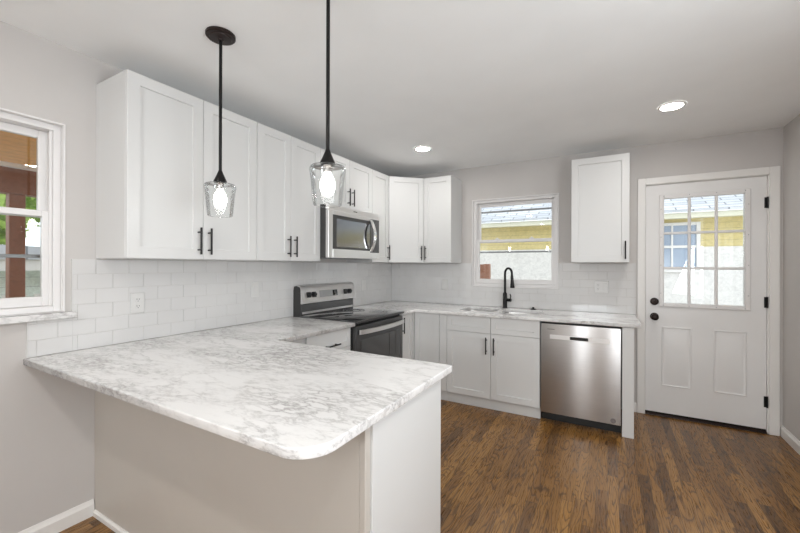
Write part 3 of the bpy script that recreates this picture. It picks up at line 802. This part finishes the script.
pendant((1.447, -2.912, CH), 'clear glass pendant light hanging lower in view in front of the microwave')
def downlight(x, y, label):
    e = thing('recessed_downlight', label, 'downlight', (x, y, CH), 0, 'recessed ceiling downlights')
    MB().lathe([(.083, -.0004), (.083, -.004), (.078, -.007), (.066, -.008), (.062, -.004)], 0, 0, 0, 40, cap0=False, cap1=False).build('trim_ring', M['trim'], e)
    MB().lathe([(.0615, -.0035), (.0615, -.0045)], 0, 0, 0, 40).build('lens', M['lens'] if y > -3 else M['lens_warm'], e)
downlight(.87, -.889, 'round recessed downlight above the range corner')
downlight(2.781, -.901, 'round recessed downlight in front of the entry door')
downlight(3.0, -2.45, 'added round recessed downlight by the right wall, just out of view')  # lamp added out of view to brighten the door side
downlight(.87, -4.25, 'round recessed downlight over the open floor in front of the peninsula')
downlight(2.781, -4.25, 'round recessed downlight over the open floor near the added right hand window')
downlight(.87, -6.1, 'added unseen recessed downlight farthest from the kitchen, left')  # unseen lamp added to even out the room light
downlight(2.781, -6.1, 'added unseen recessed downlight farthest from the kitchen, right')  # second unseen lamp added for evenness

# ------------------------------------------------------------------ outside: neighbour's house behind the back wall
GZ = -.25
struct(MB().box(-30, 30, .15, 30, GZ - .1, GZ).box(-30, -3.2, -14, .15, GZ - .1, GZ).build('ground', M['grass'], smooth=False), 'lawn outside the house', 'ground')
struct(MB().box(-30, 30, .1505, 5.0, GZ, GZ + .012).build('bounce_yard', M['concrete'], smooth=False), 'unseen yard behind the back wall, made pale to bounce neutral light', 'yard')  # unseen ground made pale so its bounce stays neutral
struct(MB().box(-3.2, -.13, -14, .15, GZ - .1, GZ).build('porch_bounce_slab', M['concrete'], smooth=False), 'unseen porch slab outside the left window, made pale to bounce light up', 'slab')  # unseen ground made pale to bounce light onto the porch ceiling
nh = thing('neighbor_house', 'yellow neighbour house with pale shingle roof behind the back window', 'house', (0, 5.0, GZ))
Z = lambda z: z - GZ
MB().box(-4, 9, 0, .3, 0, Z(1.72)).build('lower_wall', M['paleside'], nh, smooth=False)  # lower part of the wall paler than the yellow above
MB().box(-4, 9, 0, .3, Z(1.72), Z(2.29)).build('upper_wall', M['yellow'], nh, smooth=False)
MB().box(-4.3, 9.3, -.42, .0, Z(2.27), Z(2.29)).box(-4.3, 9.3, -.45, -.42, Z(2.24), Z(2.34)).build('eave', M['creamtrim'] if 'creamtrim' in M else M['trim'], nh, smooth=False)
rf = MB().prism([(-.50, 2.345), (4.2, 4.25), (4.2, 4.33), (-.50, 2.385)], 'X', -4.4, 9.4)
rf.build('roof', M['shingle'], nh, smooth=False, matrix=Matrix.Translation((0, 0, -GZ)))
wf = MB().frame(3.05, 3.93, Z(1.22), Z(2.20), .06, .06, .06, .06, -.05, -.001, .004).box(3.11, 3.87, -.045, -.01, Z(1.70), Z(1.75)).box(3.475, 3.505, -.042, -.01, Z(1.28), Z(2.14)).build('window', M['vinyl'], nh)
MB().box(3.11, 3.87, -.008, -.002, Z(1.28), Z(2.14)).build('window_pane', M['bluepane'], wf)
tag(MB().box(.45, .56, 2.45, 2.53, GZ, 1.372, .004).box(.30, .45, 2.46, 2.50, GZ, 1.365, .003).build('fence_post', M['postwood']), 'brown wooden post seen low at the left of the sink window', 'post')

# outside left: porch
pr = thing('porch_roof', 'honey coloured plank porch ceiling outside the left window', 'porch', (-1.4, -3.2, 2.30))
MB().box(-1.16, 1.27, -3.5, 3.5, 0, .03).build('ceiling_boards', M['porchwood'], pr, smooth=False)
MB().box(-1.30, -1.161, -3.5, 3.5, -.28, .029, .004).build('outer_beam', M['postwood'], pr, smooth=False)
MB().box(-1.16, -1.10, -3.5, 3.5, -.04, -.001, .003).build('white_rail', M['trim'], pr, smooth=False)
MB().box(-1.6, 1.27, -3.6, 3.6, .031, .06).build('roof_deck', M['shingle'], pr, smooth=False)
tag(MB().box(-2.68, -2.58, -2.79, -2.675, GZ, 2.019, .005).build('porch_post', M['postwood']), 'brown square porch post outside the left window', 'post')
gb = thing('neighbor_garage', 'pale green garage with white eave beyond the porch', 'garage', (-9, 0, GZ))
MB().box(0, 4, -8, 3, 0, 1.50).build('wall', M['greenwall'], gb, smooth=False)
MB().box(-.2, 4.25, -8.2, 3.2, 1.50, 1.66).build('eave', M['trim'], gb, smooth=False)
MB().prism([(-8.3, 1.66), (3.3, 1.66), (3.3, 1.70), (-2.5, 1.86), (-8.3, 1.70)], 'X', -.25, 4.28).build('roof', M['shingle'], gb, smooth=False)
fn_ = thing('picket_fence', 'low white picket fence in front of the pale green garage', 'fence', (-4.2, 0, GZ))
MB().box(0, .03, -5, 2, .25, .31).box(0, .03, -5, 2, 1.02, 1.08).build('rail', M['trim'], fn_)
mb = MB()
for i in range(47):
    y = -5 + .15 * i; mb.box(-.02, -.001, y, y + .075, .05, 1.20)
pk = mb.build('pickets', M['trim'], fn_); pk['kind'] = 'stuff'
def tree(x, y, h, r, n, label):
    e = thing('tree', label, 'tree', (x, y, GZ), 0, 'trees behind the garage')
    MB().tube([(0, 0, 0), (.05, .03, h * .35), (-.05, .08, h * .7)], [.16, .12, .06], 10).build('trunk', M['bark'], e)
    mb = MB(); rnd = random.Random(int(x * 17 + y * 5))
    for k in range(n):
        while True:
            p = Vector((rnd.uniform(-1, 1), rnd.uniform(-1, 1), rnd.uniform(-1, 1)))
            if .3 < p.length < 1: break
        c = Vector((p.x * r, p.y * r, h * .66 + p.z * h * .36)); s_ = rnd.uniform(.13, .24)
        u = Vector((rnd.uniform(-1, 1), rnd.uniform(-1, 1), rnd.uniform(-1, 1))).normalized(); w = u.orthogonal().normalized()
        vs = [mb.bm.verts.new(c + u * s_), mb.bm.verts.new(c + w * s_ * .5), mb.bm.verts.new(c - u * s_), mb.bm.verts.new(c - w * s_ * .5)]
        mb.bm.faces.new(vs)
    mb.build('foliage', M['leaf'], e, smooth=False)
tree(-12.2, 4.2, 7.5, 2.3, 3000, 'leafy green tree rising behind the garage to the right')
tree(-12.0, -1.6, 6.4, 2.3, 6000, 'leafy green tree rising behind the garage to the left')
tree(-17.2, 0.2, 10, 2.6, 2400, 'leafy green tree farthest behind the garage')
